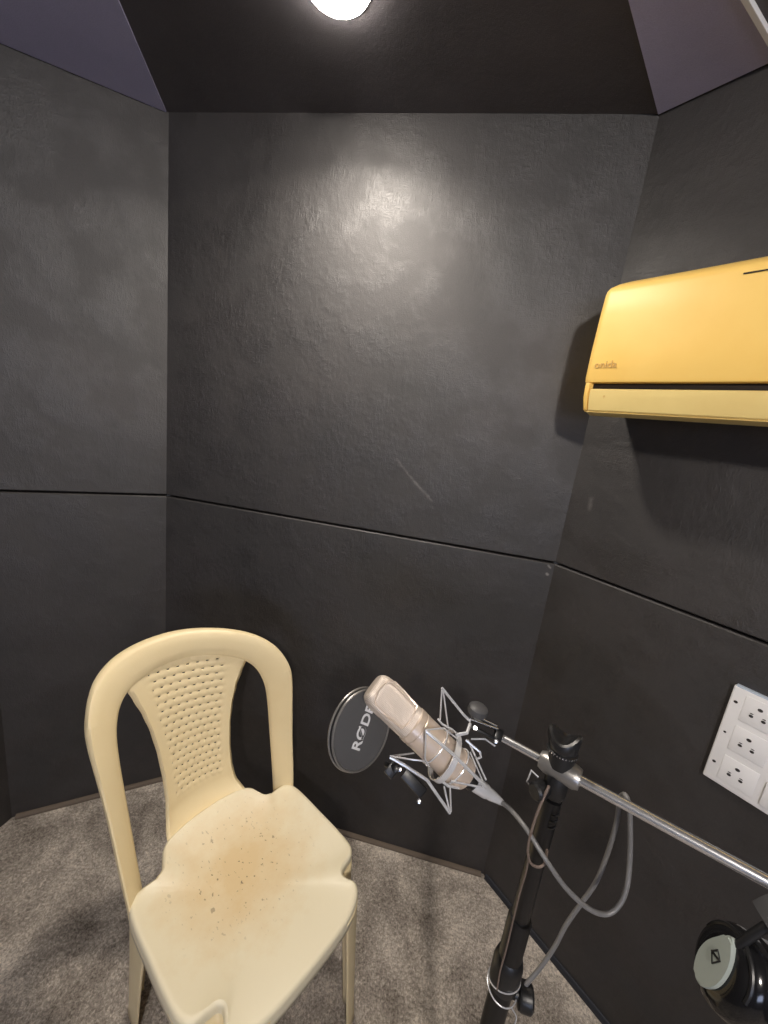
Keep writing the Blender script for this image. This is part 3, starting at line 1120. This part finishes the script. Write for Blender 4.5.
# swivel fork on the boom end
bm = bmesh.new()
f0, f1 = at(472, 722, .566) - mt, at(500, 736, .566) - mt
fd = (f1 - f0).normalized(); fs_ = fd.cross(toc).normalized()
box(bm, (f0 + f1) / 2 + fs_ * 0.006, ((f1 - f0).length / 2, 0.0022, 0.008), (fd, fs_, toc), 0.001)
box(bm, (f0 + f1) / 2 - fs_ * 0.006, ((f1 - f0).length / 2, 0.0022, 0.008), (fd, fs_, toc), 0.001)
box(bm, f1 - fd * 0.003, (0.006, 0.008, 0.008), (fd, fs_, toc), 0.0015)
sw = obj('swivel_fork', bm, M['black_metal'], shock)
bm = bmesh.new()
for a_, b_ in (((470, 719, .558), (498, 729, .558)), ((476, 716, .560), (497, 726, .562))):
    wire(bm, [a_, b_], 0.0010)
obj('fork_edge', bm, M['chrome'], sw)
bm = bmesh.new()
lathe(bm, [(-0.004, 0), (-0.004, 0.0035), (0.003, 0.0035), (0.004, 0.0025), (0.004, 0)], at(475, 728, .556) - mt, toc, 16)
obj('screw', bm, M['chrome'], sw)
bm = bmesh.new()
lathe(bm, [(-0.004, 0), (-0.004, 0.003), (0.002, 0.003), (0.003, 0)], at(496, 741, .556) - mt, toc, 16)
obj('screw', bm, M['chrome'], sw)
bm = bmesh.new()
kc = at(477, 713, .572) - mt
kax = (UP * 0.9 + RT * 0.25 + toc * 0.25).normalized()
lathe(bm, [(-0.008, 0), (-0.008, 0.007), (-0.002, 0.0085), (0.0, 0.0135), (0.003, 0.0145), (0.009, 0.0135), (0.012, 0.010), (0.013, 0)], kc, kax, 24)
obj('swivel_knob', bm, M['hp_pad'], shock)
# flat band ring around the microphone
bm = bmesh.new()
rc = V((0, 0, 0)) + MA * 0.043
RB = 0.0335
n = 40
prev = None; first = None
bx = MS; by = MN
tilt = 0.18
axr = (MA * math.cos(tilt) + MS * math.sin(tilt)).normalized()
bx = (MS - axr * MS.dot(axr)).normalized(); by = axr.cross(bx)
rings = []
for i in range(n):
    a = 2 * math.pi * i / n
    rad = bx * math.cos(a) + by * math.sin(a)
    c = rc + rad * RB
    rings.append([bm.verts.new(c + axr * s * 0.0042 + rad * q) for s, q in ((-1, 0), (-1, 0.0016), (1, 0.0016), (1, 0))])
for i in range(n):
    A, B = rings[i], rings[(i + 1) % n]
    for j in range(4):
        bm.faces.new((A[j], A[(j + 1) % 4], B[(j + 1) % 4], B[j]))
obj('band_ring', bm, M['steel'], shock)
# inner cradle ring hugging the body
bm = bmesh.new()
for hz in (0.022, 0.062):
    tube(bm, [MA * hz + (MS * math.cos(2 * math.pi * i / 32) + MN * math.sin(2 * math.pi * i / 32)) * 0.0262 for i in range(32)], 0.0012, 8, True)
obj('inner_cradle', bm, M['steel'], shock)
# zigzag outer wires
W = [
    ([(442, 688, .556), (463, 714, .562), (470, 721, .566)], 0.0019),
    ([(442, 688, .556), (440, 721, .572)], 0.0012),
    ([(443, 689, .556), (448, 727, .575)], 0.0012),
    ([(438, 719, .570), (442, 724, .572), (453, 730, .575)], 0.0015),
    ([(426, 730, .530), (425, 759, .535), (429, 766, .540)], 0.0013),
    ([(426, 730, .530), (444, 728, .550), (456, 738, .560)], 0.0011),
    ([(426, 731, .530), (454, 755, .526), (486, 787, .545)], 0.0023),
    ([(390, 757, .545), (404, 765, .542), (427, 780, .540), (450, 813, .540)], 0.0022),
    ([(390, 756, .545), (408, 759, .555), (424, 761, .552), (427, 766, .548)], 0.0012),
    ([(391, 756, .548), (414, 753, .585)], 0.0012),
    ([(450, 813, .540), (444, 786, .548)], 0.0013),
    ([(451, 812, .540), (450, 785, .560)], 0.0013),
    ([(438, 778, .538), (448, 786, .540), (459, 788, .545)], 0.0018),
    ([(451, 781, .535), (484, 788, .545)], 0.0014),
    ([(471, 739, .560), (485, 739, .562), (495, 746, .562)], 0.0012),
    ([(468, 740, .575), (486, 780, .560)], 0.0014),
    ([(470, 752, .570), (484, 784, .560)], 0.0011),
    ([(466, 740, .562), (474, 747, .560), (480, 752, .558), (481, 757, .556), (477, 759, .556)], 0.0018),
    ([(456, 735, .552), (467, 733, .545), (470, 724, .562)], 0.0024),
]
for pts, r in W:
    bm = bmesh.new(); wire(bm, pts, r)
    obj('wire', bm, M['steel'], shock)
# pop filter holder on the lower side
bm = bmesh.new()
h0, h1 = at(404, 772, .560) - mt, at(424, 794, .556) - mt
hd = (h1 - h0).normalized(); hs = hd.cross(toc).normalized()
box(bm, (h0 + h1) / 2, ((h1 - h0).length / 2, 0.0075, 0.007), (hd, hs, toc), 0.002)
box(bm, at(393, 769, .572) - mt, (0.008, 0.011, 0.006), (hd, hs, toc), 0.002)
lathe(bm, [(-0.006, 0), (-0.006, 0.0055), (0.006, 0.0055), (0.007, 0.004), (0.007, 0)], at(396, 768, .560) - mt, toc, 16)
ho = obj('filter_bracket', bm, M['black_plastic'], shock)
bm = bmesh.new()
lathe(bm, [(0, 0), (0, 0.003), (0.002, 0.003), (0.003, 0)], at(419, 801, .548) - mt, toc, 12)
obj('bracket_screw', bm, M['chrome'], ho)
bm = bmesh.new()
lathe(bm, [(0, 0), (0, 0.0028), (0.002, 0.0028), (0.003, 0)], at(400, 769, .550) - mt, toc, 12)
obj('bracket_screw', bm, M['chrome'], ho)

# ------------------------------------------------------------------ pop filter
pc = at(361, 729, .588)
PNn = (RT * 0.70 + UP * 0.08 - FW * 0.71).normalized()
px1 = (UP - PNn * UP.dot(PNn)).normalized()          # up within the disc
px0 = px1.cross(PNn).normalized()
RP = 0.0565
pop = thing('pop_filter', 'round black gauze pop filter with white lettering behind the microphone', 'pop filter', pc, Matrix((px0, px1, PNn)).transposed())
for zo, rr_, nm in ((0.0035, RP - 0.0015, 'rim'), (-0.0035, RP, 'rim')):
    bm = bmesh.new()
    tube(bm, [(rr_ * math.cos(2 * math.pi * i / 64), rr_ * math.sin(2 * math.pi * i / 64), zo) for i in range(64)], 0.0017, 8, True)
    obj(nm, bm, M['grey_metal'], pop)
bm = bmesh.new()
lathe(bm, [(-0.0035, RP - 0.001), (0.0035, RP - 0.0025)], (0, 0, 0), (0, 0, 1), 64)
hb = obj('hoop', bm, M['black_plastic'], pop); solidify(hb, 0.0012)
bm = bmesh.new()
lathe(bm, [(0.0035, RP - 0.0025), (0.005, 0.04), (0.0055, 0.0)], (0, 0, 0), (0, 0, 1), 64)
obj('gauze', bm, M['gauze'], pop)
td = V((0.56, 0.83, 0)).normalized(); tu = V((-td.y, td.x, 0))
text_mesh('lettering', 'RØDE', 0.0235, frame_m(V((0.000, 0.004, 0.0064)), td, tu, V((0, 0, 1))), M['letter'], pop, 0.0005, 0.0003)
bm = bmesh.new()
arm0 = Matrix((px0, px1, PNn)) @ (at(386, 764, .590) - pc)
arm1 = Matrix((px0, px1, PNn)) @ (at(395, 769, .572) - pc)
tube(bm, [arm0, arm1], 0.004, 12)
obj('clip_arm', bm, M['black_plastic'], pop)

# ------------------------------------------------------------------ headphones
ho_c = at(850, 925, .380)                     # top of the band, resting over the boom
hx0 = RT * 0.97 - FW * 0.22; hx0.z = 0; hx0.normalize()
AR, AH, HROLL = 0.074, 0.066, 0.24
hx = hx0 * math.cos(HROLL) - V((0, 0, 1)) * math.sin(HROLL)
hz = V((0, 0, 1)) * math.cos(HROLL) + hx0 * math.sin(HROLL)
hy = hz.cross(hx)
bt = bB + so + bdir * ((ho_c - bB - so).dot(bdir))
top = bt + V((0, 0, 0.0068 + 0.0055 - 0.006 - AH)) + hz * AH
hp = thing('headphones', 'black over-ear headphones hung over the boom arm', 'headphones', top, Matrix((hx, hy, hz)).transposed())


def strap(bm, pts, wid, th, n=10):
    """flat padded band along pts in the x-z plane, wide in y"""
    pts = [V(p) for p in pts]; prev = None
    for i, p_ in enumerate(pts):
        a = pts[max(0, i - 1)]; b = pts[min(len(pts) - 1, i + 1)]
        t = (b - a).normalized(); nn = V((-t.z, 0, t.x))
        w_ = wid[i] if isinstance(wid, list) else wid
        cur = []
        for k in range(12):
            a2 = 2 * math.pi * k / 12
            c_, s_ = math.cos(a2), math.sin(a2)
            cur.append(bm.verts.new(p_ + V((0, 1, 0)) * (w_ * math.copysign(abs(c_) ** 0.6, c_)) + nn * (th * math.copysign(abs(s_) ** 0.6, s_))))
        if prev:
            for k in range(12):
                bm.faces.new((prev[k], prev[(k + 1) % 12], cur[(k + 1) % 12], cur[k]))
        else:
            bm.faces.new(cur)
        prev = cur
    bm.faces.new(prev)


arc = []
for i in range(33):
    a = math.pi * (1.0 - i / 32)
    arc.append((AR * math.cos(a), 0, -AH + AH * math.sin(a) - 0.0 + 0.006))
bm = bmesh.new()
strap(bm, arc[2:31], 0.0205, 0.0055)
obj('headband', bm, M['hp_pad'], hp)
for s in (-1, 1):
    # yoke from the band to the cup
    bm = bmesh.new()
    tube(bm, cat_rom([(s * AR * 0.98, 0, -AH + 0.022), (s * (AR + 0.004), 0, -AH - 0.004), (s * (AR + 0.006), 0, -AH - 0.020)], 6), 0.0042, 10)
    tube(bm, cat_rom([(s * (AR + 0.004), 0.030 * math.sin(t), -AH - 0.046 + 0.034 * math.cos(t)) for t in [(-1.5 + 3.0 * i / 10) for i in range(11)]], 3), 0.0022, 8)
    yk = obj('yoke', bm, M['black_plastic'], hp)
    cx, cz = s * (AR - 0.010), -AH - 0.050
    bm = bmesh.new()
    lathe(bm, [(0.020, 0), (0.020, 0.020), (0.019, 0.026), (0.014, 0.034), (0.006, 0.0375), (0.0, 0.0375), (-0.006, 0.036), (-0.007, 0)], (cx, 0, cz), (s, 0, 0), 36, 1.15, 0.95, (0, 0, 1))
    cup = obj('ear_cup', bm, M['gloss_black'], hp)
    bm = bmesh.new()
    lathe(bm, [(-0.005, 0.016), (-0.006, 0.032), (-0.010, 0.0375), (-0.018, 0.0375), (-0.023, 0.032), (-0.022, 0.020), (-0.016, 0.016)], (cx, 0, cz), (s, 0, 0), 36, 1.15, 0.95, (0, 0, 1))
    obj('ear_cushion', bm, M['gloss_black'], cup)
    # outer plate: leaf-like shield
    bm = bmesh.new()
    xo = cx + s * 0.0205
    outl = cat_rom([(0.004, 0.034, 0), (0.012, 0.022, 0), (0.0185, 0.004, 0), (0.017, -0.014, 0), (0.006, -0.029, 0), (-0.006, -0.029, 0), (-0.017, -0.014, 0), (-0.0185, 0.004, 0), (-0.012, 0.022, 0)], 5, True)
    prism(bm, [(xo - s * 0.003, q.x * 0.78, cz + q.y) for q in outl], (s * 0.0065, 0, 0))
    bmesh.ops.bevel(bm, geom=[e for e in bm.edges if all(abs(v.co.x - xo - s * 0.0035) < 1e-5 for v in e.verts)], offset=0.002, segments=2, affect='EDGES')
    pt_ = obj('cup_plate', bm, M['hp_plate'], cup); pt_['label'] = 'grey-green shield plate'
    bm = bmesh.new()
    xf = xo + s * 0.0037
    dd = [(-0.0050, 0.004), (0.002, 0.0075), (0.0052, 0.000), (-0.0015, -0.0065)]
    tube(bm, [(xf, a_, cz + 0.006 + b_) for a_, b_ in dd], 0.0009, 6, True)
    tube(bm, [(xf, -0.0050, cz + 0.010), (xf, 0.0005, cz + 0.0075), (xf, 0.0052, cz + 0.006)], 0.0011, 6)
    obj('emblem', bm, M['black_plastic'], pt_)

# ------------------------------------------------------------------ view
sc.view_settings.view_transform = 'Standard'
sc.view_settings.look = 'None'
sc.view_settings.gamma = 1.0
sc.view_settings.use_curve_mapping = False
sc.view_settings.exposure = 0.58
w_ = bpy.data.worlds.new('world'); sc.world = w_
w_.use_nodes = True
w_.node_tree.nodes['Background'].inputs[0].default_value = (0.02, 0.02, 0.022, 1)
sc.cycles.max_bounces = 8
sc.cycles.use_denoising = True
